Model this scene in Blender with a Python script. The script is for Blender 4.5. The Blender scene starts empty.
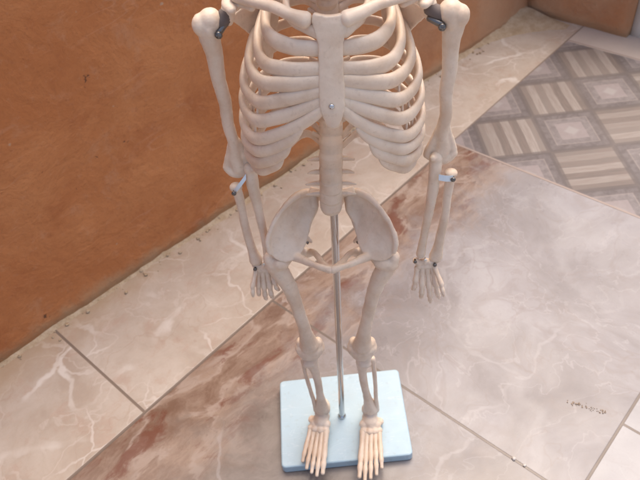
import bpy, bmesh, math, random
from mathutils import Vector, Matrix, noise
random.seed(7)
C = bpy.context.scene.collection
R = math.radians

# ------------------------------------------------------------------ scene frame
TH = 0.75356            # direction of the house wall / tile rows in the ground plane
YAW, LEAN = R(-7.0), R(2.8)     # the model has turned a little on its rod and leans a little
BOARD_TOP = 0.018
SK = Matrix.Translation((0, 0, BOARD_TOP)) @ Matrix.Rotation(LEAN, 4, 'Y') @ Matrix.Rotation(YAW, 4, 'Z') @ Matrix.Translation((0, 0, -BOARD_TOP))

# ------------------------------------------------------------------ node helpers
def material(name):
    m = bpy.data.materials.new(name); m.use_nodes = True
    nt = m.node_tree
    for n in list(nt.nodes):
        if n.type != 'OUTPUT_MATERIAL' and n.type != 'BSDF_PRINCIPLED': nt.nodes.remove(n)
    return m, G(nt), nt.nodes['Principled BSDF']

class G:
    def __init__(s, nt): s.nt = nt
    def node(s, t, **k):
        n = s.nt.nodes.new(t)
        for a, b in k.items(): setattr(n, a, b)
        return n
    def put(s, sock, v):
        if isinstance(v, bpy.types.NodeSocket): s.nt.links.new(v, sock)
        elif v is not None: sock.default_value = v
    def math(s, op, a, b=None, c=None, clamp=False):
        n = s.node('ShaderNodeMath', operation=op, use_clamp=clamp)
        s.put(n.inputs[0], a); s.put(n.inputs[1], b); s.put(n.inputs[2], c)
        return n.outputs[0]
    def vmath(s, op, a, b=None):
        n = s.node('ShaderNodeVectorMath', operation=op)
        s.put(n.inputs[0], a)
        if op == 'SCALE': s.put(n.inputs['Scale'], b)
        else: s.put(n.inputs[1], b)
        return n.outputs[0]
    def coords(s):
        return s.node('ShaderNodeTexCoord').outputs['Object']
    def sep(s, v):
        n = s.node('ShaderNodeSeparateXYZ'); s.put(n.inputs[0], v); return n.outputs
    def comb(s, x, y, z=0.0):
        n = s.node('ShaderNodeCombineXYZ')
        s.put(n.inputs[0], x); s.put(n.inputs[1], y); s.put(n.inputs[2], z); return n.outputs[0]
    def noise(s, v, scale, detail=4, rough=.55, dist=0.0, out='Fac'):
        n = s.node('ShaderNodeTexNoise'); s.put(n.inputs['Vector'], v)
        n.inputs['Scale'].default_value = scale; n.inputs['Detail'].default_value = detail
        n.inputs['Roughness'].default_value = rough; n.inputs['Distortion'].default_value = dist
        return n.outputs['Fac' if out == 'Fac' else 'Color']
    def ramp(s, f, a, b, va=0.0, vb=1.0, smooth=True):
        n = s.node('ShaderNodeMapRange'); n.interpolation_type = 'SMOOTHSTEP' if smooth else 'LINEAR'
        s.put(n.inputs[0], f)
        for i, x in enumerate((a, b, va, vb)): s.put(n.inputs[i + 1], x)
        return n.outputs[0]
    def mix(s, f, a, b, mode='MIX'):
        n = s.node('ShaderNodeMix', data_type='RGBA', blend_type=mode)
        s.put(n.inputs[0], f)
        for sock, v in ((n.inputs[6], a), (n.inputs[7], b)):
            if isinstance(v, tuple) and len(v) == 3: v = v + (1.0,)
            s.put(sock, v)
        return n.outputs[2]
    def bump(s, h, strength=.3, dist=.002, normal=None):
        n = s.node('ShaderNodeBump'); s.put(n.inputs['Height'], h)
        n.inputs['Strength'].default_value = strength; n.inputs['Distance'].default_value = dist
        if normal is not None: s.put(n.inputs['Normal'], normal)
        return n.outputs[0]
    def ridge(s, v, scale, width, detail=4, dist=0.0):     # thin vein mask: 1 on the vein
        f = s.noise(v, scale, detail, .5, dist)
        return s.ramp(s.math('ABSOLUTE', s.math('SUBTRACT', f, .5)), 0.0, width, 1.0, 0.0)
    def crack(s, v, scale, width):                          # straight branching vein mask
        n = s.node('ShaderNodeTexVoronoi', feature='DISTANCE_TO_EDGE'); s.put(n.inputs['Vector'], v)
        n.inputs['Scale'].default_value = scale
        return s.ramp(n.outputs['Distance'], width * .25, width, 1.0, 0.0)
    def warp(s, v, scale, amount, detail=3):
        c = s.noise(v, scale, detail, .5, 0, 'Color')
        return s.vmath('ADD', v, s.vmath('SCALE', s.vmath('SUBTRACT', c, (.5, .5, .5)), amount))

# ------------------------------------------------------------------ materials
def bone_material(name='bone_plastic', col=(.78, .635, .495), dark=(.67, .505, .365)):
    m, g, p = material(name)
    co = g.coords()
    f = g.noise(co, 24, 5, .65)
    c = g.mix(g.ramp(f, .36, .70), col, dark)
    c = g.mix(g.math('MULTIPLY', g.ramp(g.noise(co, 170, 3, .6), .57, .72), .2), c, (.42, .29, .19))
    g.put(p.inputs['Base Color'], c)
    p.inputs['Roughness'].default_value = .42
    p.inputs['Specular IOR Level'].default_value = .4
    p.inputs['Subsurface Weight'].default_value = .12
    p.inputs['Subsurface Radius'].default_value = (.006, .003, .002)
    p.inputs['Subsurface Scale'].default_value = 1.0
    g.put(p.inputs['Normal'], g.bump(g.noise(co, 200, 5, .7), .35, .0008))
    return m
M_BONE = bone_material()

def simple(name, col, rough=.5, metal=0.0, nscale=60, var=.12, bump=.1):
    m, g, p = material(name)
    co = g.coords(); f = g.noise(co, nscale, 4, .6)
    g.put(p.inputs['Base Color'], g.mix(f, tuple(x * (1 - var) for x in col), tuple(min(1, x * (1 + var)) for x in col)))
    p.inputs['Roughness'].default_value = rough; p.inputs['Metallic'].default_value = metal
    g.put(p.inputs['Normal'], g.bump(f, bump, .001))
    return m
M_STEEL = simple('polished_steel', (.62, .62, .63), .22, 1.0, 90, .06, .03)
M_DARK = simple('dark_steel', (.20, .19, .18), .38, 1.0, 120, .2, .05)
M_RUBBER = simple('grey_joint_sleeve', (.16, .125, .11), .8, 0, 90, .2, .1)
M_BRIGHT = simple('bright_zinc', (.80, .78, .74), .45, 1.0, 90, .05, .02)

def board_material():
    m, g, p = material('pale_blue_board')
    co = g.coords()
    c = g.mix(g.noise(co, 14, 4, .6), (.375, .50, .56), (.43, .555, .615))
    c = g.mix(g.math('MULTIPLY', g.ramp(g.noise(co, 120, 3, .6), .58, .72), .4), c, (.36, .42, .43))
    c = g.mix(g.math('MULTIPLY', g.ridge(g.warp(g.vmath('MULTIPLY', co, (1., 5., 1.)), 6, .2), 16, .012, 2), .3), c, (.62, .70, .72))
    c = g.mix(g.math('MULTIPLY', g.ramp(g.noise(co, 22, 5, .7), .5, .7), .14), c, (.42, .44, .43))
    g.put(p.inputs['Base Color'], c)
    g.put(p.inputs['Roughness'], g.ramp(g.noise(co, 30, 4, .7), .3, .7, .3, .6))
    g.put(p.inputs['Normal'], g.bump(g.noise(co, 90, 3), .12, .001))
    return m
M_BOARD = board_material()

def joint(g, d, w):   # 1 on a joint line, d = signed distance socket
    return g.ramp(g.math('ABSOLUTE', d), w * .6, w, 1.0, 0.0)

def marble_material():
    m, g, p = material('brown_grey_marble')
    co = g.coords(); x = g.sep(co); u, v = x[0], x[1]
    # tile grid: rows of 0.606 across v, row below shifted
    row = g.math('FLOOR', g.math('DIVIDE', g.math('SUBTRACT', .27, v), .607))
    ush = g.math('MULTIPLY', g.math('MINIMUM', row, 1.0), .153)
    uu = g.math('SUBTRACT', g.math('SUBTRACT', u, .112), ush)
    col = g.math('FLOOR', g.math('DIVIDE', uu, .604))
    du = g.math('SUBTRACT', uu, g.math('MULTIPLY', g.math('ROUND', g.math('DIVIDE', uu, .604)), .604))
    vv = g.math('SUBTRACT', .27, v)
    dv = g.math('SUBTRACT', vv, g.math('MULTIPLY', g.math('ROUND', g.math('DIVIDE', vv, .607)), .607))
    jt = g.math('MAXIMUM', joint(g, du, .0026), joint(g, dv, .0026))
    # every slab takes its own piece of stone
    off = g.comb(g.math('MULTIPLY', col, 3.71), g.math('MULTIPLY', row, 5.37), g.math('ADD', g.math('MULTIPLY', col, 1.3), row))
    s = g.vmath('ADD', co, off)
    s1 = g.warp(s, 2.6, .26)
    s2 = g.warp(s1, 11.0, .06)
    cloud = g.noise(s1, 3.6, 9, .66, .3)
    c = g.mix(g.ramp(cloud, .34, .66), (.200, .176, .170), (.300, .276, .274))
    c = g.mix(g.math('MULTIPLY', g.ramp(g.noise(s2, 4.0, 8, .66, .5), .50, .68), .6), c, (.36, .342, .345))
    c = g.mix(g.math('MULTIPLY', g.ridge(s1, 3.0, .06, 6, .4), .15), c, (.42, .40, .39))
    c = g.mix(g.math('MULTIPLY', g.ridge(s2, 5.0, .025, 5, .6), .32), c, (.22, .18, .165))
    c = g.mix(g.math('MULTIPLY', g.ridge(g.vmath('ADD', s2, (4.0, 2.0, 1.0)), 11, .012, 5, .2), .26), c, (.44, .41, .40))
    c = g.mix(g.math('MULTIPLY', g.ridge(g.vmath('ADD', s2, (1.0, 8.0, 3.0)), 7, .010, 4, .2), .30), c, (.22, .175, .155))
    c = g.mix(g.math('MULTIPLY', g.ramp(g.noise(s2, 70, 5, .75), .48, .70), .3), c, (.26, .22, .20))
    # brown band with an uneven edge along the border, rust red streaks along it
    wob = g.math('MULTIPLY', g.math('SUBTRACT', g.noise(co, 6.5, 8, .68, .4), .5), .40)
    brown_band = g.ramp(g.math('ADD', v, wob), .07, .21)
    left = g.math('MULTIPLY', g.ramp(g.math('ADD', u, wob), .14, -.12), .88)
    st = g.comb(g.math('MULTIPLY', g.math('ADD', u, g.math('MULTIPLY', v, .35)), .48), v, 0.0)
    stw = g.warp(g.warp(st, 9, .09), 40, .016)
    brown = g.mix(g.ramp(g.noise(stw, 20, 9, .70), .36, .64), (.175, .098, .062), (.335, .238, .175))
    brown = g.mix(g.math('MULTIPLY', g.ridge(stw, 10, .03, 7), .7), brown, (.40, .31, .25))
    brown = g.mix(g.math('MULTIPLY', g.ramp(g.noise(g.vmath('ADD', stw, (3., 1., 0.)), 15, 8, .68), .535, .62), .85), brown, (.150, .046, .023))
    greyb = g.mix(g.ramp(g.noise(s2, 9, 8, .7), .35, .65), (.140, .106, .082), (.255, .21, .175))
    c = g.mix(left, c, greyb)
    c = g.mix(g.math('MULTIPLY', brown_band, .92), c, brown)
    # tone per slab, fine grain
    tone = g.noise(g.comb(g.math('ADD', col, .37), g.math('ADD', row, .61), 0.0), 3.7, 0)
    c = g.mix(g.math('MULTIPLY', g.math('MULTIPLY', g.ramp(row, .2, .9), .6), 1.0), c, (.42, .41, .405))
    c = g.mix(g.math('MULTIPLY', g.math('MULTIPLY', g.crack(g.warp(s2, 16, .04), 2.6, .011), g.ramp(g.noise(co, 4, 3), .45, .6)), .26), c, (.45, .42, .41))
    c = g.mix(.3, c, g.mix(tone, (.42, .41, .42), (.56, .56, .56)), 'SOFT_LIGHT')
    c = g.mix(g.math('MULTIPLY', g.ramp(g.noise(co, 300, 3, .7), .55, .75), .18), c, (.20, .15, .12))
    dust = g.ramp(g.noise(co, 2.3, 5, .65), .42, .75)
    c = g.mix(g.math('MULTIPLY', dust, .18), c, (.38, .34, .31))
    c = g.mix(jt, c, (.17, .135, .11))
    g.put(p.inputs['Base Color'], c)
    g.put(p.inputs['Roughness'], g.ramp(g.noise(co, 7, 5, .65), .3, .7, .20, .42))
    p.inputs['Specular IOR Level'].default_value = .34
    h = g.math('SUBTRACT', g.math('MULTIPLY', g.noise(co, 25, 3), .12), jt)
    g.put(p.inputs['Normal'], g.bump(h, .35, .0015))
    return m

def border_material():
    m, g, p = material('pale_beige_marble')
    co = g.coords(); x = g.sep(co); u, v = x[0], x[1]
    us = g.math('ADD', u, .193)
    du = g.math('SUBTRACT', us, g.math('MULTIPLY', g.math('ROUND', g.math('DIVIDE', us, .604)), .604))
    jt = g.math('MAXIMUM', g.math('MULTIPLY', joint(g, du, .0030), g.math('LESS_THAN', u, .1)), 0.0)
    col = g.math('FLOOR', g.math('DIVIDE', us, .604))
    s = g.vmath('ADD', co, g.comb(g.math('MULTIPLY', col, 4.3), 0.0, g.math('MULTIPLY', col, 2.1)))
    s1 = g.warp(s, 5, .16); s2 = g.warp(s, 14, .05)
    c = g.mix(g.ramp(g.noise(s1, 8, 7, .68), .32, .68), (.40, .322, .255), (.50, .43, .36))
    c = g.mix(g.math('MULTIPLY', g.ramp(g.noise(s2, 24, 8, .72), .50, .66), .5), c, (.42, .295, .225))
    c = g.mix(g.math('MULTIPLY', g.ramp(g.noise(co, 90, 5, .75), .50, .68), .35), c, (.46, .35, .265))
    c = g.mix(g.math('MULTIPLY', g.math('MULTIPLY', g.crack(g.warp(s2, 22, .022), 4.2, .030), g.ramp(g.noise(co, 5, 3), .44, .60)), .8), c, (.66, .61, .55))
    c = g.mix(g.math('MULTIPLY', g.math('MULTIPLY', g.crack(g.warp(g.vmath('ADD', s2, (3., 1., 4.)), 20, .03), 8.5, .022), g.ramp(g.noise(g.vmath('ADD', co, (4., 4., 0.)), 6, 3), .45, .6)), .6), c, (.62, .56, .50))
    c = g.mix(g.math('MULTIPLY', g.ridge(g.vmath('ADD', s2, (2., 7., 1.)), 5, .010, 6, .2), .35), c, (.59, .52, .455))
    c = g.mix(g.math('MULTIPLY', g.ridge(g.vmath('ADD', s2, (9., 3., 2.)), 5, .006, 4, .3), .3), c, (.36, .25, .18))
    c = g.mix(g.math('MULTIPLY', g.ramp(g.noise(co, 240, 3, .7), .58, .75), .22), c, (.30, .2, .14))
    # sandy dust that has gathered towards the wall
    c = g.mix(g.math('MULTIPLY', g.ramp(g.math('ADD', v, g.math('MULTIPLY', g.noise(co, 18, 5, .7), .10)), .50, .63), .7), c, (.40, .27, .155))
    edge = g.ramp(g.math('ABSOLUTE', g.math('SUBTRACT', v, .2715)), .0012, .0030, 1.0, 0.0)
    jt = g.math('MAXIMUM', jt, edge)
    c = g.mix(jt, c, (.20, .15, .115))
    g.put(p.inputs['Base Color'], c)
    g.put(p.inputs['Roughness'], g.ramp(g.noise(co, 9, 5, .65), .3, .7, .30, .55))
    g.put(p.inputs['Normal'], g.bump(g.math('SUBTRACT', g.math('MULTIPLY', g.noise(co, 40, 4), .2), jt), .4, .0015))
    return m

def pattern_material():
    m, g, p = material('wood_pattern_tile')
    co = g.coords(); x = g.sep(co); u, v = x[0], x[1]
    P = .2
    s = g.math('DIVIDE', g.math('SUBTRACT', g.math('ADD', u, v), .88), P)
    t = g.math('DIVIDE', g.math('SUBTRACT', g.math('SUBTRACT', u, v), .74), P)
    i, j = g.math('FLOOR', s), g.math('FLOOR', t)
    fs, ft = g.math('SUBTRACT', s, i), g.math('SUBTRACT', t, j)
    par = g.math('FLOORED_MODULO', g.math('ADD', i, j), 2.0)          # 0 square motif, 1 stripes
    dif = g.math('FLOORED_MODULO', g.math('SUBTRACT', i, j), 4.0)     # 1 along s, 3 along t
    along_s = g.math('LESS_THAN', dif, 2.0)
    # stripes
    q = g.math('ADD', g.math('MULTIPLY', along_s, ft), g.math('MULTIPLY', g.math('SUBTRACT', 1.0, along_s), fs))
    r = g.math('ADD', g.math('MULTIPLY', along_s, fs), g.math('MULTIPLY', g.math('SUBTRACT', 1.0, along_s), ft))
    q = g.math('ADD', q, g.math('MULTIPLY', g.math('SUBTRACT', g.noise(co, 9, 3), .5), .05))
    band = g.math('FLOOR', g.math('MULTIPLY', q, 7.0))
    seed = g.comb(g.math('ADD', band, g.math('MULTIPLY', i, 7.3)), g.math('MULTIPLY', j, 5.1), 0.0)
    wn = g.node('ShaderNodeTexWhiteNoise', noise_dimensions='3D'); g.put(wn.inputs['Vector'], seed)
    alt = g.math('FLOORED_MODULO', band, 2.0)
    val = g.math('ADD', g.math('MULTIPLY', alt, .55), g.math('MULTIPLY', wn.outputs['Value'], .45))
    grain = g.noise(g.comb(g.math('MULTIPLY', q, 34.0), g.math('MULTIPLY', r, 2.2), g.math('MULTIPLY', band, 3.3)), 1.0, 5, .65, .4)
    stripe = g.mix(val, (.145, .118, .102), (.335, .296, .262))
    stripe = g.mix(g.math('MULTIPLY', g.ramp(grain, .35, .65), .65), stripe, (.22, .17, .145))
    # concentric square motif
    cs, ct = g.math('ABSOLUTE', g.math('SUBTRACT', fs, .5)), g.math('ABSOLUTE', g.math('SUBTRACT', ft, .5))
    d = g.math('MAXIMUM', cs, ct)
    wood = g.noise(g.vmath('ADD', co, (3., 3., 0.)), 60, 5, .7, .5)
    dk = g.mix(g.ramp(wood, .3, .7), (.120, .100, .096), (.180, .156, .150))
    md = g.mix(g.ramp(wood, .3, .7), (.165, .141, .136), (.235, .206, .198))
    sq = g.mix(g.ramp(d, .340, .350), md, dk)
    sq = g.mix(g.ramp(d, .215, .225), g.mix(.6, md, (.32, .27, .26)), sq)
    dia = g.math('ADD', cs, ct)
    sq = g.mix(g.ramp(g.math('ADD', dia, g.math('MULTIPLY', wood, .08)), .13, .20), (.32, .29, .275), sq)
    sq = g.mix(g.math('MULTIPLY', g.ramp(g.math('ABSOLUTE', g.math('SUBTRACT', d, .345)), .004, .016, 1.0, 0.0), .45), sq, (.33, .28, .25))
    c = g.mix(par, sq, stripe)
    # dark frame round each cell
    e = g.math('MINIMUM', g.math('MINIMUM', fs, g.math('SUBTRACT', 1.0, fs)), g.math('MINIMUM', ft, g.math('SUBTRACT', 1.0, ft)))
    c = g.mix(g.math('MULTIPLY', g.ramp(e, .035, .055, 1.0, 0.0), .75), c, (.120, .099, .092))
    c = g.mix(g.math('MULTIPLY', g.ramp(g.noise(co, 3, 5, .65), .4, .75), .3), c, (.29, .25, .222))
    # plain strip of floor along the far wall
    far = g.ramp(g.math('ADD', u, g.math('MULTIPLY', g.noise(co, 20, 3), .01)), 1.285, 1.290)
    c = g.mix(far, c, g.mix(g.noise(co, 12, 6, .65), (.40, .33, .28), (.52, .45, .40)))
    jl = g.ramp(g.math('ABSOLUTE', g.math('SUBTRACT', u, .7175)), .0014, .0035, 1.0, 0.0)
    jl = g.math('MAXIMUM', jl, g.ramp(g.math('ABSOLUTE', g.math('SUBTRACT', u, 1.2875)), .002, .004, 1.0, 0.0))
    c = g.mix(jl, c, (.34, .27, .23))
    g.put(p.inputs['Base Color'], c)
    p.inputs['Specular IOR Level'].default_value = .3
    g.put(p.inputs['Roughness'], g.ramp(g.noise(co, 11, 5, .65), .3, .7, .4, .6))
    g.put(p.inputs['Normal'], g.bump(g.math('ADD', g.math('MULTIPLY', grain, .3), g.noise(co, 50, 3)), .12, .001))
    return m

def stucco_material():
    m, g, p = material('orange_stucco')
    co = g.coords(); x = g.sep(co)
    w = g.warp(co, 4, .18)
    c = g.mix(g.ramp(g.noise(w, 3.0, 6, .62), .33, .67), (.46, .165, .056), (.56, .228, .086))
    c = g.mix(g.math('MULTIPLY', g.ramp(g.noise(w, 9, 6, .7), .50, .70), .5), c, (.36, .112, .038))
    c = g.mix(g.math('MULTIPLY', g.ramp(g.noise(g.vmath('ADD', w, (5., 2., 9.)), 15, 6, .7), .56, .72), .5), c, (.53, .26, .135))
    # scratches, long and pale, and short dark nicks
    st = g.warp(g.vmath('MULTIPLY', co, (1.0, 1.0, 3.2)), 3.5, .45)
    c = g.mix(g.math('MULTIPLY', g.math('MULTIPLY', g.ridge(st, 2.4, .010, 2), g.ramp(g.noise(co, 5, 3), .48, .62)), .35), c, (.58, .29, .16))
    nick = g.ramp(g.noise(g.warp(co, 22, .05), 30, 3, .6), .715, .75)
    c = g.mix(g.math('MULTIPLY', nick, .8), c, (.085, .045, .030))
    smear = g.ramp(g.noise(g.warp(co, 14, .08), 9, 7, .72), .62, .72)
    c = g.mix(g.math('MULTIPLY', smear, .32), c, (.20, .085, .042))
    nick2 = g.ramp(g.noise(g.vmath('ADD', co, (7., 3., 1.)), 34, 2, .5), .72, .76)
    c = g.mix(g.math('MULTIPLY', nick2, .7), c, (.50, .36, .24))
    c = g.mix(g.math('MULTIPLY', g.ramp(g.noise(co, 180, 4, .75), .5, .7), .28), c, (.26, .095, .045))
    c = g.mix(g.math('MULTIPLY', g.ramp(g.noise(g.vmath('ADD', co, (2., 2., 5.)), 60, 5, .75), .55, .72), .3), c, (.56, .30, .17))
    # sand coloured splash dirt at the foot of the wall, dust towards the far corner, its tan lightened to offset the shade there
    ft = g.math('ADD', x[2], g.math('MULTIPLY', g.math('SUBTRACT', g.noise(co, 11, 5, .7), .5), .10))
    c = g.mix(g.math('MULTIPLY', g.ramp(ft, .050, .0), .8), c, (.44, .30, .17))
    c = g.mix(g.math('MULTIPLY', g.ramp(x[0], .5, 1.3), g.ramp(g.noise(co, 7, 5, .6), .25, .65, .30, .9)), c, (.56, .33, .19))
    g.put(p.inputs['Base Color'], c)
    p.inputs['Roughness'].default_value = .85
    p.inputs['Specular IOR Level'].default_value = .25
    h = g.math('ADD', g.math('MULTIPLY', g.noise(w, 22, 7, .65), 1.0), g.math('MULTIPLY', g.noise(co, 7, 4, .6), 1.6))
    h = g.math('SUBTRACT', h, g.math('MULTIPLY', nick, .35))
    g.put(p.inputs['Normal'], g.bump(g.math('ADD', h, g.math('MULTIPLY', g.ramp(g.noise(g.warp(co, 10, .1), 13, 6, .6), .50, .66), .22)), .5, .008))
    return m

def sand_material():
    m, g, p = material('dry_sand')
    co = g.coords()
    c = g.mix(g.ramp(g.noise(co, 40, 6, .7), .3, .7), (.42, .30, .18), (.54, .42, .29))
    c = g.mix(g.math('MULTIPLY', g.ramp(g.noise(co, 260, 4, .7), .52, .7), .5), c, (.26, .17, .10))
    g.put(p.inputs['Base Color'], c); p.inputs['Roughness'].default_value = .95
    g.put(p.inputs['Normal'], g.bump(g.noise(co, 160, 5, .7), .8, .004))
    return m
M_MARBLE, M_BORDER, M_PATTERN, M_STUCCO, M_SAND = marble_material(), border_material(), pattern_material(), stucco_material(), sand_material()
M_WHITEWALL = simple('white_wall_paint', (.74, .74, .68), .7, 0, 9, .10, .3)
M_GROUND = simple('bare_ground', (.33, .27, .21), .95, 0, 3, .3, .6)
M_STONE = simple('white_pebble', (.58, .53, .48), .6, 0, 90, .15, .4)
M_CRUMB = simple('brown_crumb', (.30, .225, .165), .9, 0, 90, .3, .4)

# ------------------------------------------------------------------ mesh helpers
def catmull(pts, sub):
    out = []
    n = len(pts)
    for i in range(n - 1):
        p0 = pts[max(i - 1, 0)]; p1 = pts[i]; p2 = pts[i + 1]; p3 = pts[min(i + 2, n - 1)]
        for k in range(sub):
            t = k / sub; t2, t3 = t * t, t * t * t
            out.append([.5 * (2 * b + (c - a) * t + (2 * a - 5 * b + 4 * c - d) * t2 + (3 * b - a - 3 * c + d) * t3) for a, b, c, d in zip(p0, p1, p2, p3)])
    out.append(list(pts[-1]))
    return out

class B:
    """collects vertices and faces of one part, in model coordinates"""
    def __init__(s): s.v = []; s.f = []
    def tube(s, pts, rad, n=14, sub=6, flat=(1., 1.), ref=(0, 0, 1), wob=0.0, seed=0.0):
        if not isinstance(rad, (list, tuple)): rad = [rad] * len(pts)
        q = catmull([tuple(p) + (r,) for p, r in zip(pts, rad)], sub)
        P = [Vector(a[:3]) for a in q]; rr = [max(a[3], 1e-5) for a in q]
        tg = []
        for i in range(len(P)):
            d = P[min(i + 1, len(P) - 1)] - P[max(i - 1, 0)]
            tg.append(d.normalized())
        rings = []
        ref = Vector(ref)
        cap = [(-.98, .18), (-.80, .60), (-.45, .89)]
        seq = [(P[0] + tg[0] * rr[0] * a * .8, rr[0] * b, tg[0]) for a, b in cap]
        seq += [(P[i], rr[i], tg[i]) for i in range(len(P))]
        seq += [(P[-1] - tg[-1] * rr[-1] * a * .8, rr[-1] * b, tg[-1]) for a, b in reversed(cap)]
        carried = min((ref - t * ref.dot(t)).length for t in tg) < .3      # ref useless somewhere: carry a frame along instead
        e1 = Vector((1, 0, 0)) if abs(tg[0].x) < .8 else Vector((0, 1, 0))
        for (c, r, t) in seq:
            e1 = (e1 - t * e1.dot(t)) if carried else (ref - t * ref.dot(t))
            e1.normalize(); e2 = t.cross(e1)
            base = len(s.v); ring = []
            for k in range(n):
                a = 2 * math.pi * k / n
                w = 1.0
                if wob:
                    w += wob * noise.noise(Vector((c.x * 60 + seed, c.y * 60 + math.cos(a) * .8, c.z * 60 + math.sin(a) * .8)))
                s.v.append(c + e1 * (math.cos(a) * r * flat[0] * w) + e2 * (math.sin(a) * r * flat[1] * w)); ring.append(base + k)
            rings.append(ring)
        for a, b in zip(rings, rings[1:]):
            for k in range(n):
                s.f.append((a[k], a[(k + 1) % n], b[(k + 1) % n], b[k]))
        s.f.append(tuple(reversed(rings[0]))); s.f.append(tuple(rings[-1]))
        return s
    def ball(s, c, r, nu=16, nv=10, rot=None):
        if not isinstance(r, (tuple, list)): r = (r, r, r)
        c = Vector(c); m = rot or Matrix.Identity(3)
        base = len(s.v)
        s.v.append(c + m @ Vector((0, 0, r[2])))
        for j in range(1, nv):
            th = math.pi * j / nv
            for i in range(nu):
                ph = 2 * math.pi * i / nu
                s.v.append(c + m @ Vector((r[0] * math.sin(th) * math.cos(ph), r[1] * math.sin(th) * math.sin(ph), r[2] * math.cos(th))))
        s.v.append(c + m @ Vector((0, 0, -r[2])))
        last = len(s.v) - 1
        for i in range(nu):
            s.f.append((base, base + 1 + i, base + 1 + (i + 1) % nu))
            s.f.append((last, last - nu + (i + 1) % nu, last - nu + i))
        for j in range(nv - 2):
            for i in range(nu):
                a = base + 1 + j * nu + i; b = base + 1 + j * nu + (i + 1) % nu
                s.f.append((a, a + nu, b + nu, b))
        return s
    def sheet(s, grid, th):
        """closed slab round a grid of points; th = thickness (number or function of row, column)"""
        nr, nc = len(grid), len(grid[0])
        g = [[Vector(p) for p in row] for row in grid]
        top, bot = [], []
        for i in range(nr):
            for j in range(nc):
                du = g[i][min(j + 1, nc - 1)] - g[i][max(j - 1, 0)]
                dv = g[min(i + 1, nr - 1)][j] - g[max(i - 1, 0)][j]
                nn = du.cross(dv)
                nn = nn.normalized() if nn.length > 1e-12 else Vector((0, 0, 1))
                t = th(i, j) if callable(th) else th
                top.append(g[i][j] + nn * t * .5); bot.append(g[i][j] - nn * t * .5)
        b0 = len(s.v); s.v += top; b1 = len(s.v); s.v += bot
        ix = lambda b, i, j: b + i * nc + j
        for i in range(nr - 1):
            for j in range(nc - 1):
                s.f.append((ix(b0, i, j), ix(b0, i, j + 1), ix(b0, i + 1, j + 1), ix(b0, i + 1, j)))
                s.f.append((ix(b1, i, j), ix(b1, i + 1, j), ix(b1, i + 1, j + 1), ix(b1, i, j + 1)))
        rim = [(0, j) for j in range(nc)] + [(i, nc - 1) for i in range(1, nr)] + [(nr - 1, j) for j in range(nc - 2, -1, -1)] + [(i, 0) for i in range(nr - 2, 0, -1)]
        for (a, b), (c, d) in zip(rim, rim[1:] + rim[:1]):
            s.f.append((ix(b0, a, b), ix(b1, a, b), ix(b1, c, d), ix(b0, c, d)))
        return s
    def box(s, lo, hi):
        b = len(s.v)
        for z in (lo[2], hi[2]):
            for x, y in ((lo[0], lo[1]), (hi[0], lo[1]), (hi[0], hi[1]), (lo[0], hi[1])): s.v.append(Vector((x, y, z)))
        for q in ((3, 2, 1, 0), (4, 5, 6, 7), (0, 1, 5, 4), (1, 2, 6, 5), (2, 3, 7, 6), (3, 0, 4, 7)): s.f.append(tuple(b + k for k in q))
        return s

def link_mesh(name, b, mat, parent=None, xf=None, smooth=True):
    me = bpy.data.meshes.new(name)
    vs = [(xf @ v if xf else v) for v in b.v]
    me.from_pydata([tuple(v) for v in vs], [], b.f)
    bm = bmesh.new(); bm.from_mesh(me); bmesh.ops.recalc_face_normals(bm, faces=bm.faces); bm.to_mesh(me); bm.free()
    me.materials.append(mat)
    if smooth:
        me.polygons.foreach_set('use_smooth', [True] * len(me.polygons))
    o = bpy.data.objects.new(name, me); C.objects.link(o)
    if parent is not None: o.parent = parent
    return o

PENDING = []
def fuse_all():
    bpy.context.view_layer.update()
    dg = bpy.context.evaluated_depsgraph_get()
    done = [(o, bpy.data.meshes.new_from_object(o.evaluated_get(dg)), bm_, mt_, nm) for o, bm_, mt_, nm in PENDING]
    for o, me, bumps, mt_, nm in done:
        o.modifiers.clear(); old = o.data; o.data = me; bpy.data.meshes.remove(old); me.name = nm
        if bumps:
            nrm = [v.normal.copy() for v in me.vertices]; cos = [v.co.copy() for v in me.vertices]; flat = []
            for c, n_ in zip(cos, nrm): flat.extend(c + n_ * (bumps * noise.fractal(c * 90, 1.0, 2.0, 3)))
            me.vertices.foreach_set('co', flat)
        if not me.materials: me.materials.append(mt_)
        me.polygons.foreach_set('use_smooth', [True] * len(me.polygons)); me.update()

def bone(name, b, parent, voxel=None, smooth=4, mat=None, xf=SK, bumps=0.0):
    """one part of the model; with voxel set, its overlapping shapes are fused into one skin"""
    o = link_mesh(name, b, mat or M_BONE, parent, xf)
    if voxel:
        md = o.modifiers.new('fuse', 'REMESH'); md.mode = 'VOXEL'; md.voxel_size = voxel; md.use_smooth_shade = True
        if smooth:
            sm = o.modifiers.new('soften', 'SMOOTH'); sm.factor = .5; sm.iterations = smooth
        PENDING.append((o, bumps, mat or M_BONE, name))
    return o

def tag(o, label, cat, group=None):
    o['label'] = label; o['category'] = cat
    if group: o['group'] = group
    return o

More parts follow.
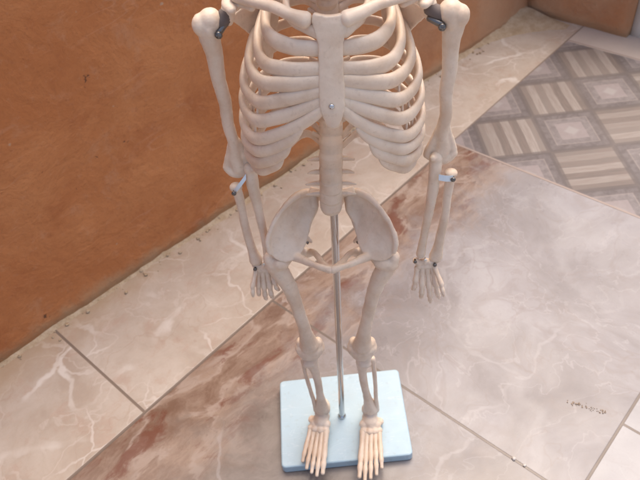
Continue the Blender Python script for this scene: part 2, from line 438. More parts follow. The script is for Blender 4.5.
def screw(c, r, parent, axis=(0, -1, 0), mat=None, depth=None, name='screw'):
    """domed screw head with a cross slot, seated on a short shank"""
    ax = Vector(axis).normalized(); b = B()
    d = depth or r * 2
    prof = [(-d, .55), (-.12 * r, .55), (-.10 * r, 1.0), (.18 * r, 1.0), (.48 * r, .82), (.66 * r, .45), (.70 * r, .12)]
    e1 = ax.orthogonal().normalized(); e2 = ax.cross(e1); n = 16
    rings = []
    for h, k in prof:
        base = len(b.v)
        for i in range(n):
            a = 2 * math.pi * i / n
            dip = 0.0
            if k <= .5 and h > .5 * r and i % 4 == 0: dip = .35 * r
            b.v.append(Vector(c) + ax * (h - dip) + (e1 * math.cos(a) + e2 * math.sin(a)) * r * k)
        rings.append(list(range(base, base + n)))
    for a_, b_ in zip(rings, rings[1:]):
        for k in range(n): b.f.append((a_[k], a_[(k + 1) % n], b_[(k + 1) % n], b_[k]))
    b.f.append(tuple(reversed(rings[0]))); b.f.append(tuple(rings[-1]))
    return bone(name, b, parent, mat=mat or M_STEEL)

# ------------------------------------------------------------------ the skeleton model
root = bpy.data.objects.new('skeleton_model', None); C.objects.link(root)
root.empty_display_size = .05
tag(root, 'cream plastic anatomical skeleton on a steel rod, standing on a pale blue board', 'skeleton model')

# base board: rounded slab (not leaning: it lies on the floor)
def rounded_slab(cx, cy, w, d, z0, z1, r, ang, bev=.0022):
    b = B(); rings = []
    for z, ins in ((z0, bev * .7), (z0 + bev * .7, 0), (z1 - bev, 0), (z1 - bev * .35, bev * .28), (z1, bev)):
        base = len(b.v); cnt = 0
        for sx, sy, a0 in ((1, 1, 0), (-1, 1, 90), (-1, -1, 180), (1, -1, 270)):
            for k in range(7):
                a = R(a0 + 90 * k / 6)
                x = sx * (w / 2 - r) + (r - ins) * math.cos(a); y = sy * (d / 2 - r) + (r - ins) * math.sin(a)
                ca, sa = math.cos(ang), math.sin(ang)
                b.v.append(Vector((cx + x * ca - y * sa, cy + x * sa + y * ca, z))); cnt += 1
        rings.append(list(range(base, base + cnt)))
    n = len(rings[0])
    for a_, b_ in zip(rings, rings[1:]):
        for k in range(n): b.f.append((a_[k], a_[(k + 1) % n], b_[(k + 1) % n], b_[k]))
    b.f.append(tuple(reversed(rings[0]))); b.f.append(tuple(rings[-1]))
    return b
board = link_mesh('base_board', rounded_slab(.0012, 0.0003, .1985, .1535, .0015, BOARD_TOP, .007, R(-1.7)), M_BOARD, root, smooth=False)

# rod
bone('support_rod', B().tube([(0, 0, .012), (0, 0, .15), (0, .0005, .30), (0, 0, .468)], .0046, n=18), root, mat=M_STEEL)
bone('rod_socket', B().tube([(0, 0, .0165), (0, 0, .0195)], .0068, n=18, sub=1), root, mat=M_STEEL)

# spine
def spine_centre(z):
    tab = [(.44, .004, .0122), (.47, .001, .0124), (.50, .0, .0124), (.53, .004, .0124), (.56, .014, .0120), (.60, .026, .0120), (.64, .031, .0112), (.68, .028, .0102), (.71, .018, .0092), (.74, .010, .0088), (.775, .010, .0085)]
    for (z0, y0, r0), (z1, y1, r1) in zip(tab, tab[1:]):
        if z <= z1:
            t = (z - z0) / (z1 - z0); t = max(0, t); return y0 + (y1 - y0) * t, r0 + (r1 - r0) * t
    return tab[-1][1:]
core = B(); zs = [.462 + i * .01 for i in range(32)]
core.tube([(-.003 + .003 * min(1, (z - .46) / .1), spine_centre(z)[0], z) for z in zs], [spine_centre(z)[1] * .955 for z in zs], n=22, sub=3)
spine = bone('spine', core, root)
z = .4640; k = 0
while z < .765:
    hgt = (.0135 + .0035 * min(1, (z - .46) / .07)) if z < .53 else .0165 - .0075 * max(0, min(1, (z - .53) / .21))
    y, r = spine_centre(z); x0 = -.003 + .003 * min(1, (z - .46) / .1)
    b = B()
    b.tube([(x0, y, z - hgt * .43), (x0, y, z - hgt * .36), (x0, y, z), (x0, y, z + hgt * .36), (x0, y, z + hgt * .43)], [r * .992, r * 1.008, r * .998, r * 1.008, r * .992], n=22, sub=2)
    b.tube([(x0, y + r * .8, z), (x0, y + r * 1.9, z - hgt * .2), (x0, y + r * 2.7, z - hgt * .7)], [.004, .003, .0022], n=8, sub=3, flat=(1.4, .6))
    if 0 < k < 5:
        L = .0240 if z > .495 else .0265
        for s in (-1, 1):
            b.tube([(x0 + s * r * .7, y + .000, z + .001), (x0 + s * .018, y - .001, z + .0015), (x0 + s * L, y - .002, z + .001)], [.0032, .0030, .0014], n=10, sub=4, flat=(.9, .75))
            b.tube([(x0 + s * r * .5, y + r * .9, z - hgt * .5), (x0 + s * r * .6, y + r * 1.0, z + hgt * .5)], .003, n=8, sub=2)
    else:
        for s in (-1, 1):
            b.tube([(x0 + s * r * .6, y + r * .6, z + .002), (x0 + s * (r + .007), y + r * 1.2, z + .004)], [.003, .0022], n=8, sub=3)
    bone('vertebra', b, spine); z += hgt; k += 1

sac = B()
rows = []
for i in range(9):
    t = i / 8; row = []
    for j in range(9):
        q = -1 + 2 * j / 8; w = .0215 * (1 - t) ** .7 + .004
        row.append((-.002 + q * w, .012 + .026 * math.sin(t * 1.5) - .006 * (1 - q * q) * (1 - t) + .004 * t, .474 - .052 * t))
    rows.append(row)
sac.sheet(rows, .009)
bone('sacrum', sac, root, voxel=.0012, smooth=4, bumps=.0006)

# sternum: manubrium, body and the pointed lower end
st = B(); rows = []
prof = [(.7095, .0125, -.0495), (.7075, .0140, -.0500), (.702, .0140, -.0512), (.694, .0118, -.0530), (.686, .0096, -.0550), (.676, .0094, -.0572), (.665, .0096, -.0596), (.654, .0100, -.0618), (.643, .0104, -.0638), (.634, .0104, -.0655), (.628, .0092, -.0662), (.622, .0070, -.0660), (.616, .0042, -.0655), (.612, .0022, -.0650)]
for i, (zz, w, yy) in enumerate(prof):
    rows.append([(.005 + q * w, yy + .0015 * q * q, zz - (.0022 * (1 - q * q) if i < 2 else 0)) for q in [-1 + .25 * j for j in range(9)]])
st.sheet(rows, .0086)
sternum = bone('sternum', st, root, voxel=.0011, smooth=4, bumps=.0003)
screw((.0045, -.0700, .6350), .0026, sternum)

# ribs
RIB = { # half width and height at the side, then front points (x, y, z) to the sternum or to the rib above
 1: (.036, .700, [(.030, -.034, .699), (.020, -.046, .697), (.012, -.052, .694)]),
 2: (.056, .680, [(.047, -.035, .6815), (.030, -.050, .6805), (.0055, -.0555, .680)]),
 3: (.065, .660, [(.055, -.038, .6600), (.034, -.055, .6620), (.0055, -.0600, .664)]),
 4: (.075, .642, [(.060, -.042, .6450), (.036, -.058, .6500), (.0055, -.0625, .654)]),
 5: (.083, .6205, [(.064, -.044, .6250), (.038, -.059, .6360), (.0055, -.0645, .6455)]),
 6: (.0865, .600, [(.069, -.043, .6050), (.044, -.059, .6180), (.0055, -.0660, .6375)]),
 7: (.0890, .578, [(.072, -.043, .5845), (.045, -.058, .6000), (.021, -.0650, .6175), (.0055, -.0665, .6325)]),
 8: (.0900, .559, [(.073, -.042, .5695), (.052, -.055, .5820), (.036, -.0605, .5950), (.026, -.0640, .6080)]),
 9: (.0890, .542, [(.075, -.039, .5535), (.058, -.051, .5650), (.045, -.0570, .5765), (.038, -.0600, .5880)]),
 10: (.0840, .529, [(.0735, -.033, .5395), (.061, -.044, .5505), (.052, -.0515, .5610), (.046, -.0555, .5720)]),
 11: (.0700, .523, [(.069, .004, .5180)]),
 12: (.0540, .521, [(.0560, .028, .5185)]),
}
CX = .0015
def rib_path(i, s):
    W, zl, front = RIB[i]
    up = .030 if i < 11 else (.020 if i == 11 else .012)
    y0 = spine_centre(min(.72, zl + up))[0]
    yb = {1: .030, 2: .046, 11: .044, 12: .036}.get(i, .058)
    p = [(.010, y0 + .006, zl + up + .002), (.024 if i > 1 else .018, max(yb - .008, y0 + .008), zl + up + .004), (.55 * W + .006, yb, zl + up * .86), (.90 * W, yb * .62, zl + up * .50)]
    if i < 11: p += [(W, 0, zl)]
    else: p += [(W, yb * .45, zl + .002)]
    p += front
    n = len(p); k = len(front)
    out = []
    for q, (x, y, z) in enumerate(p):
        w = max(0, q - (n - 1 - min(2, k))) / 2 if i <= 7 else 0       # lean over to the breast bone's own centre line
        out.append((CX + .0035 * w + s * x, y + (.0022 * w if i > 1 else 0), z))
    return out
for s in (-1, 1):
    paths = {}
    objs = {}
    for i in range(1, 13):
        path = rib_path(i, s); paths[i] = path
        n = len(path)
        base = {2: .0076, 3: .0076, 4: .0074, 5: .0068, 6: .0066, 7: .0064}.get(i, .0062)
        rad = [base * .6, base * .66, base * .76, base * .95, base * 1.05] + [base * 1.04, base * 1.02, base * .92, base * .84][:n - 5]
        if i >= 11: rad = [.0040, .0044, .0048, .0046, .0042, .0026][:n]
        if i == 1: rad = [.0036, .004, .0044, .0050, .0056, .0058, .0058, .0056]
        if i in (8, 9, 10): rad[-1] = base * .5
        b = B().tube(path, rad, n=16, sub=9, flat=(1.0, .56), wob=.10, seed=i * 3.1 + s)
        objs[i] = bone('rib', b, root)
    # small moulded bridges that keep neighbouring ribs apart
    for i, t in ((4, .9), (5, .6), (5, .95), (6, .5), (6, .9), (7, .6), (8, .5)):
        def mid(pp): return [a + (b_ - a) * t for a, b_ in zip(pp[4], pp[5])]
        a, c = mid(paths[i]), mid(paths[i + 1])
        a[1] -= .0015; c = [c[0] - s * .004, c[1] - .003, c[2]]
        bone('rib_bridge', B().tube([a, c], .00135, n=8, sub=3), objs[i])

# shoulder blades and collar bones
for s in (-1, 1):
    b = B(); rows = []
    A0, S0, I0 = Vector((.091, .010, .679)), Vector((.042, .046, .694)), Vector((.064, .058, .596))
    for i in range(11):
        t = i / 10; row = []
        lo = A0.lerp(I0, t); hi = S0.lerp(I0, t)
        lo = lo + Vector((-.008 * math.sin(math.pi * t), 0.004 * math.sin(math.pi * t), 0))
        for j in range(9):
            q = lo.lerp(hi, j / 8); q = q + Vector((0, .006 * math.sin(math.pi * j / 8) * (1 - t), 0))
            row.append((CX + s * q.x, q.y, q.z))
        rows.append(row)
    b.sheet(rows, .0046)
    b.tube([(CX + s * x, y, z) for x, y, z in ((.046, .050, .686), (.066, .036, .696), (.080, .016, .7005), (.086, -.002, .6985), (.082, -.012, .6965))], [.0030, .0042, .0055, .0058, .0046], sub=5, flat=(.75, 1.15))
    b.tube([(CX + s * x, y, z) for x, y, z in ((.084, .010, .690), (.074, -.004, .699), (.064, -.014, .6985))], [.0055, .0046, .0036], sub=5)
    b.ball((CX + s * .0895, .006, .685), (.0062, .0080, .0115))
    scap = bone('scapula', b, root, voxel=.0012, smooth=4, bumps=.0004)
    b = B().tube([(CX + s * x, y, z) for x, y, z in ((.0165, -.0500, .7040), (.028, -.0455, .7065), (.042, -.035, .7085), (.056, -.024, .7075), (.068, -.013, .7060), (.079, -.003, .7050))], [.0070, .0056, .0049, .0048, .0052, .0056], n=16, sub=7, wob=.10, seed=s)
    bone('clavicle', b, root)

# arms
ARM = {-1: dict(head=(.1065, 0, .682), elbow=(.0995, 0, .512), rad=[(.1035, -.010, .4965), (.1015, -.010, .470), (.1010, -.009, .440), (.0975, -.010, .405), (.0945, -.011, .386)],
                uln=[(.0865, -.004, .5180), (.0850, -.010, .497), (.0830, -.010, .465), (.0805, -.010, .425), (.0795, -.010, .396)], wr=(.0850, -.013, .380),
                tips=[(.0955, -.019, .332), (.0870, -.022, .3275), (.0785, -.022, .3300), (.0705, -.018, .341)], thumb=(.100, -.034, .347)),
       1: dict(head=(.1115, 0, .684), elbow=(.1130, 0, .526), rad=[(.1235, -.011, .5120), (.1225, -.010, .486), (.1225, -.009, .450), (.1195, -.010, .412), (.1175, -.011, .389)],
               uln=[(.1075, -.004, .5290), (.1070, -.010, .507), (.1050, -.010, .465), (.1020, -.010, .425), (.0995, -.011, .3935)], wr=(.1055, -.013, .385),
               tips=[(.1255, -.019, .3255), (.1150, -.022, .3205), (.1030, -.022, .3290), (.0930, -.018, .3400)], thumb=(.1275, -.036, .349))}
for s in (-1, 1):
    a = ARM[s]; S = lambda x, y, z: (s * x, y, z)
    hx, hy, hz = a['head']; ex, ey, ez = a['elbow']
    b = B()
    b.ball(S(hx - .003, 0, hz), (.0112, .0112, .0112)); b.ball(S(hx + .0055, -.002, hz - .003), (.0082, .0095, .0105))
    b.ball(S(hx - .002, -.008, hz - .006), (.0050, .0040, .0085))
    L = lambda t: (hx + (ex - hx) * t, ey * t, hz + (ez - hz) * t)
    pts = [L(.04), L(.10), L(.20), L(.35), L(.5), L(.65), L(.8), L(.90), L(.97)]
    b.tube([S(p[0] + .0015 * math.sin(t * 3), p[1] - .001, p[2]) for t, p in enumerate(pts)], [.0108, .0098, .0081, .0072, .0067, .0063, .0064, .0078, .0088], n=18, sub=5, flat=(1, .92), ref=(1, 0, 0))
    b.tube([S(ex - .0145, 0, ez + .004), S(ex - .005, -.001, ez), S(ex + .005, -.001, ez), S(ex + .0125, 0, ez + .006)], [.0048, .0062, .0066, .0052], sub=5)
    b.tube([S(ex - .004, 0, ez + .040), S(ex - .0115, 0, ez + .014), S(ex - .0145, .0005, ez + .004)], [.003, .0045, .0042], sub=4)
    b.tube([S(ex + .003, 0, ez + .040), S(ex + .010, 0, ez + .014), S(ex + .0125, .0005, ez + .006)], [.003, .0045, .0042], sub=4)
    hum = bone('humerus', b, root, voxel=.0012, smooth=5, bumps=.0005)
    screw(S(hx - .0105, -.0095, hz - .0095), .0036, hum, mat=M_DARK, depth=.012)
    bone('joint_sleeve', B().tube([S(hx - .006, .001, hz - .002), S(hx - .014, .001, hz - .001), S(.0905, .003, .686)], [.0080, .0068, .0062], sub=4), hum, mat=M_RUBBER)
    bone('shoulder_pin', B().tube([S(hx - .0100, -.006, hz - .0090), S(.0900, -.001, .679)], [.0034, .0028], sub=3), hum, mat=M_DARK)
    # forearm
    b = B().tube([S(*p) for p in a['rad']], [.0058, .0049, .0050, .0056, .0080], n=16, sub=6, wob=.08, seed=s * 2.)
    x, y, z = a['rad'][0]; b.ball(S(x, y - .001, z + .002), (.0072, .0066, .0052))
    x, y, z = a['rad'][-1]; b.ball(S(x, y, z - .001), (.0078, .0065, .0075))
    rad = bone('radius', b, root, voxel=.001, smooth=4, bumps=.0004)
    b = B().tube([S(*p) for p in a['uln']], [.0072, .0066, .0054, .0047, .0056], n=16, sub=6, wob=.08, seed=s * 4.)
    x, y, z = a['uln'][0]; b.ball(S(x, y - .002, z + .001), (.0070, .0066, .0075)); b.ball(S(x - .004, y - .007, z + .004), .0034)
    uln = bone('ulna', b, root, voxel=.001, smooth=4, bumps=.0004)
    # elbow bracket: a bent zinc strip with a screw at its end
    p0 = Vector(S(*a['uln'][0])) + Vector((s * .004, -.0085, -.004 if s < 0 else -.0135)); p1 = Vector(S(*a['rad'][0])) + Vector((s * .001, -.0085, .0015))
    if s > 0: p0 = p1 + Vector((-.0145, .0005, .0012))
    b = B(); up = Vector((0, .55, 1)).normalized() * .0031; d = (p1 - p0)
    rows = [[tuple(p0 + d * (j / 6) + up * q + Vector((0, -.0012 * math.sin(math.pi * j / 6), 0))) for q in (-1, -.3, .3, 1)] for j in range(7)]
    b.sheet(rows, .0016)
    br = bone('elbow_bracket', b, rad, mat=M_BRIGHT); br.data.polygons.foreach_set('use_smooth', [False] * len(br.data.polygons))
    screw(tuple(p1 + Vector((0, -.0022, 0))), .0027, rad, mat=M_DARK, depth=.006)
    # hand: wrist and palm bones, then five fingers
    wx, wy, wz = a['wr']; b = B()
    for q in range(7):
        t = q / 6 - .5
        b.ball(S(wx + t * .022, wy - .001 * (q % 2), wz + .0015 * math.cos(q * 2.1) - .002), (.0042, .0042, .0046))
        if 0 < q < 6: b.ball(S(wx + t * .021, wy - .002, wz - .0075 + .001 * math.sin(q * 3)), (.0042, .0040, .0042))
    hand = bone('hand', b, root, voxel=.0009, smooth=3, bumps=.0004)
    for q, tip in enumerate(a['tips']):
        st0 = Vector((wx + (.0085 - .0057 * q), wy - .002, wz - .010)); tp = Vector(tip)
        kn = st0.lerp(tp, .44) + Vector((0, -.0045, 0)); m1 = st0.lerp(tp, .72) + Vector((0, -.0050, 0)); m2 = st0.lerp(tp, .88) + Vector((0, -.003, 0))
        b = B()
        pts = [st0, st0.lerp(kn, .5), kn, kn.lerp(m1, .5), m1, m1.lerp(m2, .5), m2, m2.lerp(tp, .5), tp]
        b.tube([S(*p) for p in pts], [.0040, .0030, .0039, .0028, .0034, .0026, .0029, .0023, .0020], n=10, sub=4)
        bone('finger', b, hand)
    tp = Vector(a['thumb']); st0 = Vector((wx + .010, wy - .003, wz - .005)); kn = st0.lerp(tp, .5) + Vector((.002, -.004, 0)); m1 = st0.lerp(tp, .78) + Vector((.001, -.003, 0))
    bone('finger', B().tube([S(*p) for p in (st0, st0.lerp(kn, .5), kn, kn.lerp(m1, .5), m1, tp)], [.0034, .0026, .0033, .0024, .0027, .0017], n=10, sub=4), hand)
    screw(S(wx - .0125, wy - .006, wz + .004), .0021, hand, mat=M_DARK); screw(S(wx + .0105, wy - .0065, wz - .001), .0024, hand, mat=M_DARK)
    screw(S(wx - .001, wy - .0060, wz + .007), .0020, hand, mat=M_BRIGHT)

# hip bones
def lerp_curve(pts, t):
    n = len(pts) - 1; x = min(t * n, n - 1e-6); i = int(x)
    q = catmull(pts, 10); k = t * (len(q) - 1); i = min(int(k), len(q) - 2)
    return Vector(q[i]).lerp(Vector(q[i + 1]), k - i)
PX = -.003
for s in (-1, 1):
    b = B(); T = lambda p: (PX + s * p[0], p[1], p[2])
    crest = [(.0205, .018, .4640), (.0300, .013, .4690), (.0410, .005, .4690), (.0520, -.006, .4640), (.0620, -.017, .4550), (.0690, -.0265, .4430), (.0715, -.0315, .4310), (.0695, -.0325, .4190)]
    foot = [(.0150, .012, .4520), (.0200, .007, .4420), (.0270, .001, .4270), (.0310, -.011, .4175), (.0350, -.0235, .4125), (.0410, -.0300, .4085), (.0505, -.0335, .4070), (.0600, -.0340, .4080), (.0665, -.0335, .4125)]
    rows = []
    for i in range(15):
        t = i / 14; row = []
        A_, B_ = lerp_curve(crest, t), lerp_curve(foot, t)
        for j in range(12):
            q = j / 11; p = A_.lerp(B_, q); bow = math.sin(math.pi * q ** .75) * math.sin(math.pi * min(1, t * .9 + .05))
            p = p + Vector((.0025 * bow, .0052 * bow, -.0015 * bow)); row.append(T(p))
        rows.append(row)
    b.sheet(rows, lambda i, j: .0052 + .003 * (j / 11) ** 2)
    b.tube([T(p) for p in crest], [.0046, .0048, .0042, .0032, .0028, .0030, .0032, .0028], sub=5)
    b.tube([T(p) for p in ((.0200, .016, .462), (.0200, .010, .448), (.0265, .006, .432), (.0330, -.001, .414), (.0410, -.011, .404))], [.0055, .0048, .0042, .0048, .0070], sub=5)
    b.ball(T((.0530, -.0190, .4070)), (.0120, .0095, .0105))
    b.tube([T(p) for p in ((.0440, -.0275, .4085), (.0360, -.0335, .4110), (.0250, -.0450, .4160), (.0120, -.0545, .4190), (.0015, -.0575, .4180))], [.0060, .0056, .0042, .0042, .0052], sub=6, flat=(1, .9))
    b.tube([T(p) for p in ((.0460, -.012, .4000), (.0380, .000, .3880), (.0300, .001, .3850), (.0215, -.009, .3950), (.0110, -.036, .4070), (.0030, -.0540, .4140))], [.0085, .0068, .0062, .0036, .0036, .0046], sub=6)
    b.tube([T(p) for p in ((.0340, -.001, .414), (.0280, .003, .4050), (.0255, .004, .4000))], [.0045, .003, .002], sub=4)
    hip = bone('hip_bone', b, root, voxel=.0011, smooth=5, bumps=.0005)
    screw(T((.0300, .0005, .4040)), .0030, hip, axis=(-s * .9, -.1, .25), mat=M_DARK, depth=.008)

# legs
LX = -.0042
for s in (-1, 1):
    T = lambda x, y, z: (LX + s * x, y, z)
    b = B()
    b.ball(T(.0540, -.0255, .4050), .0100)
    b.tube([T(.0540, -.0255, .4050), T(.0600, -.0260, .4020), T(.0660, -.0255, .3960)], [.0085, .0078, .0090], sub=4)
    b.ball(T(.0705, -.0270, .4040), (.0080, .0090, .0095)); b.ball(T(.0580, -.0320, .4020), (.0105, .0085, .0085)); b.ball(T(.0655, -.0300, .3970), (.0115, .0090, .0110)); b.ball(T(.0560, -.0230, .3850), (.0050, .0050, .0060))
    b.tube([T(.0655, -.0260, .3950), T(.0600, -.0265, .3800), T(.0525, -.0265, .3580), T(.0470, -.0260, .3300), T(.0430, -.0245, .3000), T(.0395, -.0215, .2700), T(.0375, -.0185, .2460), T(.0355, -.0165, .2260)], [.0118, .0112, .0095, .0085, .0081, .0084, .0102, .0132], n=18, sub=6)
    for dx in (-.0105, .0110):
        b.ball(T(.0355 + dx, -.0105, .2120), (.0098, .0120, .0118)); b.ball(T(.0355 + dx * 1.05, -.009, .2200), (.0072, .0090, .0095))
    b.ball(T(.0355, -.0180, .2140), (.0140, .0095, .0125)); b.ball(T(.0357, -.0180, .2060), (.0150, .0090, .0080))
    bone('femur', b, root, voxel=.0012, smooth=5, bumps=.0006)
    T = lambda x, y, z: (-.0035 + .0105 * max(0, min(1, (.185 - z) / .125)) + s * x, y, z)      # shins slant a little towards one side
    b = B()
    b.ball(T(.0370, -.0125, .1900), (.0115, .0105, .0075)); b.ball(T(.0385, -.0190, .1850), (.0095, .0060, .0062))
    b.tube([T(.0360, -.0125, .1850), T(.0335, -.0140, .1640), T(.0330, -.0140, .1350), T(.0345, -.0120, .1000), T(.0360, -.0100, .0750), T(.0370, -.0090, .0600)], [.0100, .0068, .0058, .0058, .0080, .0108], n=18, sub=6)
    b.ball(T(.0375, -.0085, .0560), (.0115, .0115, .0095)); b.ball(T(.0285, -.0085, .0520), (.0045, .0070, .0090))
    tib = bone('tibia', b, root, voxel=.0011, smooth=5, bumps=.0005)
    b = B().tube([T(.0480, -.0040, .1780), T(.0495, -.0060, .1620), T(.0490, -.0080, .1250), T(.0475, -.0090, .0900), T(.0465, -.0090, .0660), T(.0460, -.0080, .0500)], [.0052, .0036, .0032, .0032, .0042, .0050], n=14, sub=6, wob=.1, seed=s)
    bone('fibula', b, root, voxel=.001, smooth=3, bumps=.0003)
    # foot
    hx = .0378; turn = R(8) if s < 0 else R(-1); fl = .93 if s < 0 else 1.0
    def F(x, y, z, hx=hx, turn=turn, s=s, fl=fl):      # x outward from the foot's axis, y forward
        c, sn = math.cos(turn), math.sin(turn); y *= fl
        return (.0068 + s * (hx + x * c + y * sn), -.006 - (y * c - x * sn), z)
    b = B()
    b.ball(F(0, -.016, .0300), (.0105, .0150, .0110)); b.ball(F(0, .000, .0430), (.0115, .0140, .0100)); b.ball(F(-.001, .012, .0380), (.0120, .0130, .0085)); b.ball(F(-.001, .004, .0330), (.0120, .0120, .0110))
    for x, y, z, r in ((-.009, .018, .0350, .0080), (0, .019, .0360, .0075), (.009, .017, .0330, .0075), (.014, .010, .0300, .0065), (-.010, .028, .0330, .0062), (-.002, .029, .0335, .0060), (.006, .028, .0325, .0060), (.013, .025, .0300, .0056)):
        b.ball(F(x, y, z), (r, r, r * .85))
    foot_o = bone('foot', b, root, voxel=.0010, smooth=3, bumps=.0007)
    tips = [(-.0165, .098, .0240), (-.0085, .103, .0238), (.0000, .099, .0235), (.0085, .093, .0232), (.0165, .082, .0230)]
    for q, (tx, ty, tz) in enumerate(tips):
        x0 = -.0115 + .0062 * q; fat = 1.2 if q == 0 else 1.0
        st0 = Vector((x0, .029 - .001 * q, .0325 - .0008 * q)); tp = Vector((tx, ty, tz))
        kn = st0.lerp(tp, .56); kn.z = .0270; m1 = st0.lerp(tp, .80); m1.z = .0265
        seq = [st0, st0.lerp(kn, .5), kn, kn.lerp(m1, .5), m1, m1.lerp(tp, .5), tp]
        b = B().tube([F(*p) for p in seq], [r * fat for r in (.0044, .0034, .0040, .0031, .0037, .0028, .0026)], n=12, sub=4)
        bone('toe', b, foot_o)

# skull and neck end (above the picture's edge)
b = B()
b.ball((0, .016, .815), (.038, .047, .040), 24, 16); b.ball((0, -.012, .795), (.030, .024, .026)); b.ball((0, -.024, .772), (.018, .012, .014))
for s in (-1, 1):
    b.tube([(s * .030, -.006, .788), (s * .033, .006, .790), (s * .034, .018, .792)], [.0045, .0035, .004])
    b.tube([(s * .026, -.030, .806), (s * .014, -.036, .8115), (s * .004, -.036, .807)], [.004, .0045, .004])
    b.tube([(s * .027, -.028, .790), (s * .016, -.033, .784), (s * .008, -.036, .785)], [.0055, .0048, .004])
skull = bone('skull', b, root, voxel=.0016, smooth=4)
b = B().tube([(-.030, .010, .785), (-.028, .004, .765), (-.018, -.018, .752), (0, -.030, .749), (.018, -.018, .752), (.028, .004, .765), (.030, .010, .785)], [.004, .005, .006, .0065, .006, .005, .004], flat=(1.2, .7))
bone('jaw', b, skull, voxel=.0014, smooth=3)
for s in (-1, 1):
    bone('eye_socket_shade', B().ball((s * .0145, -.0305, .7975), (.0088, .0042, .0072)), skull, mat=M_RUBBER)  # dark balls stand in for the shade inside the eye hollows

fuse_all()

# ------------------------------------------------------------------ ground, floors
ROT = Matrix.Rotation(TH, 4, 'Z')
def uv_sheet(name, poly, z, mat, kind='structure'):
    me = bpy.data.meshes.new(name); me.from_pydata([(u, v, 0) for u, v in poly], [], [list(range(len(poly)))])
    me.materials.append(mat); o = bpy.data.objects.new(name, me); C.objects.link(o)
    o.matrix_world = Matrix.Translation((0, 0, z)) @ ROT; o['kind'] = kind
    return o
WALL = lambda u: .5625 - .0735 * (u + .2)         # line of the orange wall in floor coordinates
uv_sheet('ground', [(-40, -40), (40, -40), (40, 40), (-40, 40)], -.012, M_GROUND)
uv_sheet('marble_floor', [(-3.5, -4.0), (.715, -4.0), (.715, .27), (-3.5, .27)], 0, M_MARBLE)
uv_sheet('pale_border_floor', [(-3.5, .27), (1.43, .27), (1.43, WALL(1.43) + .05), (-3.5, WALL(-3.5) + .05)], 0, M_BORDER)
uv_sheet('patterned_floor', [(.715, -4.0), (1.60, -4.0), (1.60, .145), (1.43, .145), (1.43, .27), (.715, .27)], 0, M_PATTERN)

# ------------------------------------------------------------------ walls
def wall_slab(name, length, height, thick, mat, mtx, res=.03, amp=.004, label=None):
    """plaster wall, its front face in local y = 0 with hand-trowelled unevenness"""
    b = B(); nx, nz = int(length / res), int(height / res)
    def front(i, k):
        x, z = length * i / nx, height * k / nz
        d = amp * noise.fractal(Vector((x * 5, z * 5, 1.3)), 1, 2, 4)
        if z < .05: d += -.003 * (1 - z / .05) * (1 + noise.noise(Vector((x * 14, 0, 3))))
        return Vector((x, d, z))
    for k in range(nz + 1):
        for i in range(nx + 1): b.v.append(front(i, k))
    w = nx + 1
    for k in range(nz):
        for i in range(nx): b.f.append((k * w + i, k * w + i + 1, (k + 1) * w + i + 1, (k + 1) * w + i))
    rim = [(i, 0) for i in range(nx + 1)] + [(nx, k) for k in range(1, nz + 1)] + [(i, nz) for i in range(nx - 1, -1, -1)] + [(0, k) for k in range(nz - 1, 0, -1)]
    b0 = len(b.v)
    for i, k in rim:
        p = front(i, k); b.v.append(Vector((p.x, thick, p.z)))
    for q in range(len(rim)):
        i, k = rim[q]; i2, k2 = rim[(q + 1) % len(rim)]
        b.f.append((k * w + i, b0 + q, b0 + (q + 1) % len(rim), k2 * w + i2))
    b.f.append(tuple(range(b0, b0 + len(rim))))
    o = link_mesh(name, b, mat); o.matrix_world = mtx
    return o
WALL_H = 1.35
# house wall: local x runs along the wall to the far corner
u0, u1 = -3.0, 1.3835
ang = math.atan(-.0735)
mt = ROT @ Matrix.Translation((u0, WALL(u0), -.01)) @ Matrix.Rotation(ang, 4, 'Z')
len1 = (u1 - u0) / math.cos(ang)
hw = wall_slab('stucco_wall', len1, WALL_H, .22, M_STUCCO, mt)
# its material reads x from the skeleton's foot: shift the mesh origin there
tag(hw, 'long orange stucco wall running behind the skeleton with scuffs and dirt at its foot', 'wall')
sh = Matrix.Translation((3.0, 0, 0)); hw.data.transform(sh.inverted()); hw.matrix_world = mt @ sh
# far wall, ends in an open edge
BACK_H, WHITE_H = .50, .32
mt2 = ROT @ Matrix.Translation((1.380, .452, -.01)) @ Matrix.Rotation(R(-90), 4, 'Z')
bw = wall_slab('stucco_wall', 0.304, BACK_H, .18, M_STUCCO, mt2)
tag(bw, 'short tan orange stucco wall across the far end, meeting the long wall in the sandy corner', 'wall')
sh = Matrix.Translation((-1.25, 0, 0)); bw.data.transform(sh.inverted()); bw.matrix_world = mt2 @ sh
mt3 = ROT @ Matrix.Translation((1.400, .146, -.01)) @ Matrix.Rotation(R(-90), 4, 'Z')
ww = wall_slab('painted_wall', 1.6, WHITE_H, .15, M_WHITEWALL, mt3, amp=.001)
tag(ww, 'off white painted wall beside the open end of the short orange wall', 'wall')

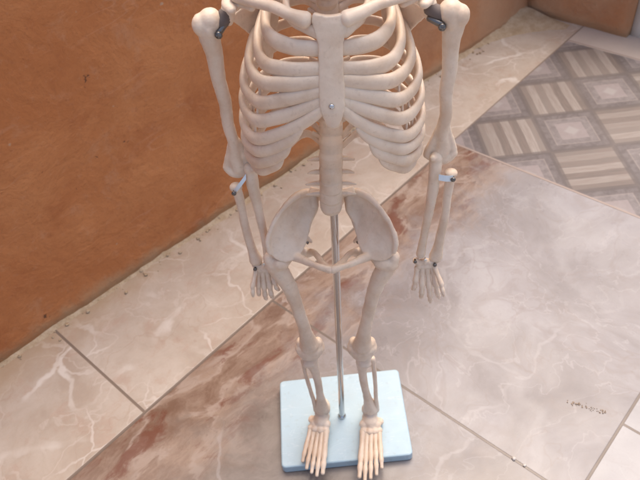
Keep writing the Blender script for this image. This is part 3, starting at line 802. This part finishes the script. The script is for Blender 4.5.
# ------------------------------------------------------------------ sand, crumbs, pebbles
def lump_strip():
    b = B(); us = [-2.4 + i * .008 for i in range(int(3.78 / .008))]; nc = 7
    for u in us:
        wv = WALL(u); base = len(b.v)
        wd = .004 + .016 * (noise.noise(Vector((u * 6, 2.2, 0))) + .6) + .006 * noise.noise(Vector((u * 40, 1, 0)))
        corner = max(0, min(1, (u - 1.08) / .26)); wd = max(.006, wd) + .15 * corner ** 2.5
        ht = (.006 + .009 * max(0, noise.noise(Vector((u * 9, 5, 0))) + .35)) + .016 * corner ** 2
        for k in range(nc):
            t = k / (nc - 1)
            q = Vector((u, wv + .012 - (wd + .012) * t, 0)); hh = ht * (1 - t) ** 1.4
            hh *= 1 + .5 * noise.noise(Vector((u * 70, k * 1.7, 0)))
            q.z = max(.0008, hh) if k < nc - 1 else -.002
            b.v.append(q)
    for i in range(len(us) - 1):
        for k in range(nc - 1):
            b.f.append((i * nc + k, (i + 1) * nc + k, (i + 1) * nc + k + 1, i * nc + k + 1))
    return b
sd = link_mesh('sand', lump_strip(), M_SAND); sd.matrix_world = ROT; sd['kind'] = 'stuff'
def rock(b, c, r):
    base = len(b.v); b.ball(c, (r, r * random.uniform(.7, 1.1), r * random.uniform(.5, .8)), 8, 5, Matrix.Rotation(random.uniform(0, 6), 3, 'Z'))
    for i in range(base, len(b.v)):
        d = b.v[i] - Vector(c); b.v[i] = Vector(c) + d * (1 + .35 * noise.noise(b.v[i] * (1.3 / r)))
b = B()
for _ in range(170):
    u = random.uniform(-.9, 1.25); r = random.choice((.0012, .0016, .002, .003, .004))
    rock(b, (u, WALL(u) - abs(random.gauss(.010, .012)) - .004, r * .5), r)
gr = link_mesh('sand_grains', b, M_SAND); gr.matrix_world = ROT; gr['kind'] = 'stuff'
b = B()
for _ in range(60):
    t = random.random()
    rock(b, (.2485 + .0195 * t + random.gauss(0, .0022), -.2555 - .053 * t + random.gauss(0, .0035), .0006), random.uniform(.0004, .0014))
cr = link_mesh('dirt_crumbs', b, M_CRUMB); cr.matrix_world = ROT; cr['kind'] = 'stuff'
for (u, v, r, lab) in ((.1125, -.240, .0029, 'tiny white pebble lying on the tile joint in front, the one farther from the border'),
                       (.1130, -.2575, .0024, 'smaller white pebble on the same tile joint, nearest the camera')):
    b = B(); rock(b, (0, 0, r * .55), r)
    o = link_mesh('pebble', b, M_STONE); o.matrix_world = ROT @ Matrix.Translation((u, v, 0)); tag(o, lab, 'pebble')

# ------------------------------------------------------------------ camera
cam = bpy.data.cameras.new('camera'); co = bpy.data.objects.new('camera', cam); C.objects.link(co)
cam.sensor_width = 36; cam.sensor_fit = 'HORIZONTAL'; cam.lens = 36 * 662.07 / 640
cam.clip_start = .01; cam.clip_end = 500
fw = Vector((0, .71568353, -.69842472)); rt = Vector((.99162022, -.09022753, -.09245714)); up = Vector((.12918719, .69257208, .70968626))
m = Matrix.Identity(4)
for i in range(3): m[i][0], m[i][1], m[i][2] = rt[i], up[i], -fw[i]
m.translation = Vector((.0015, -.5534, .95)); co.matrix_world = m
cam.dof.use_dof = True; cam.dof.focus_distance = .66; cam.dof.aperture_fstop = 14
bpy.context.scene.camera = co

# ------------------------------------------------------------------ light
sc = bpy.context.scene
w = bpy.data.worlds.new('World'); sc.world = w; w.use_nodes = True
nt = w.node_tree; bg = nt.nodes['Background']
sky = nt.nodes.new('ShaderNodeTexSky'); sky.sky_type = 'NISHITA'; sky.sun_disc = False
EL, AZ = R(71), R(32)        # azimuth measured from +y towards +x
sky.sun_elevation = EL; sky.sun_rotation = AZ; sky.air_density = .8; sky.dust_density = 5.0; sky.ozone_density = .6
nt.links.new(sky.outputs[0], bg.inputs[0]); bg.inputs[1].default_value = .15
sl = bpy.data.lights.new('sun', 'SUN'); so = bpy.data.objects.new('sun', sl); C.objects.link(so)
sl.energy = 1.0; sl.angle = R(45); sl.color = (1.0, .88, .72)
d = Vector((math.sin(AZ) * math.cos(EL), math.cos(AZ) * math.cos(EL), math.sin(EL)))
so.rotation_euler = d.to_track_quat('Z', 'Y').to_euler(); so.location = d * 5
sc.view_settings.view_transform = 'Standard'; sc.view_settings.look = 'None'
sc.view_settings.exposure = .86; sc.view_settings.gamma = 1.0
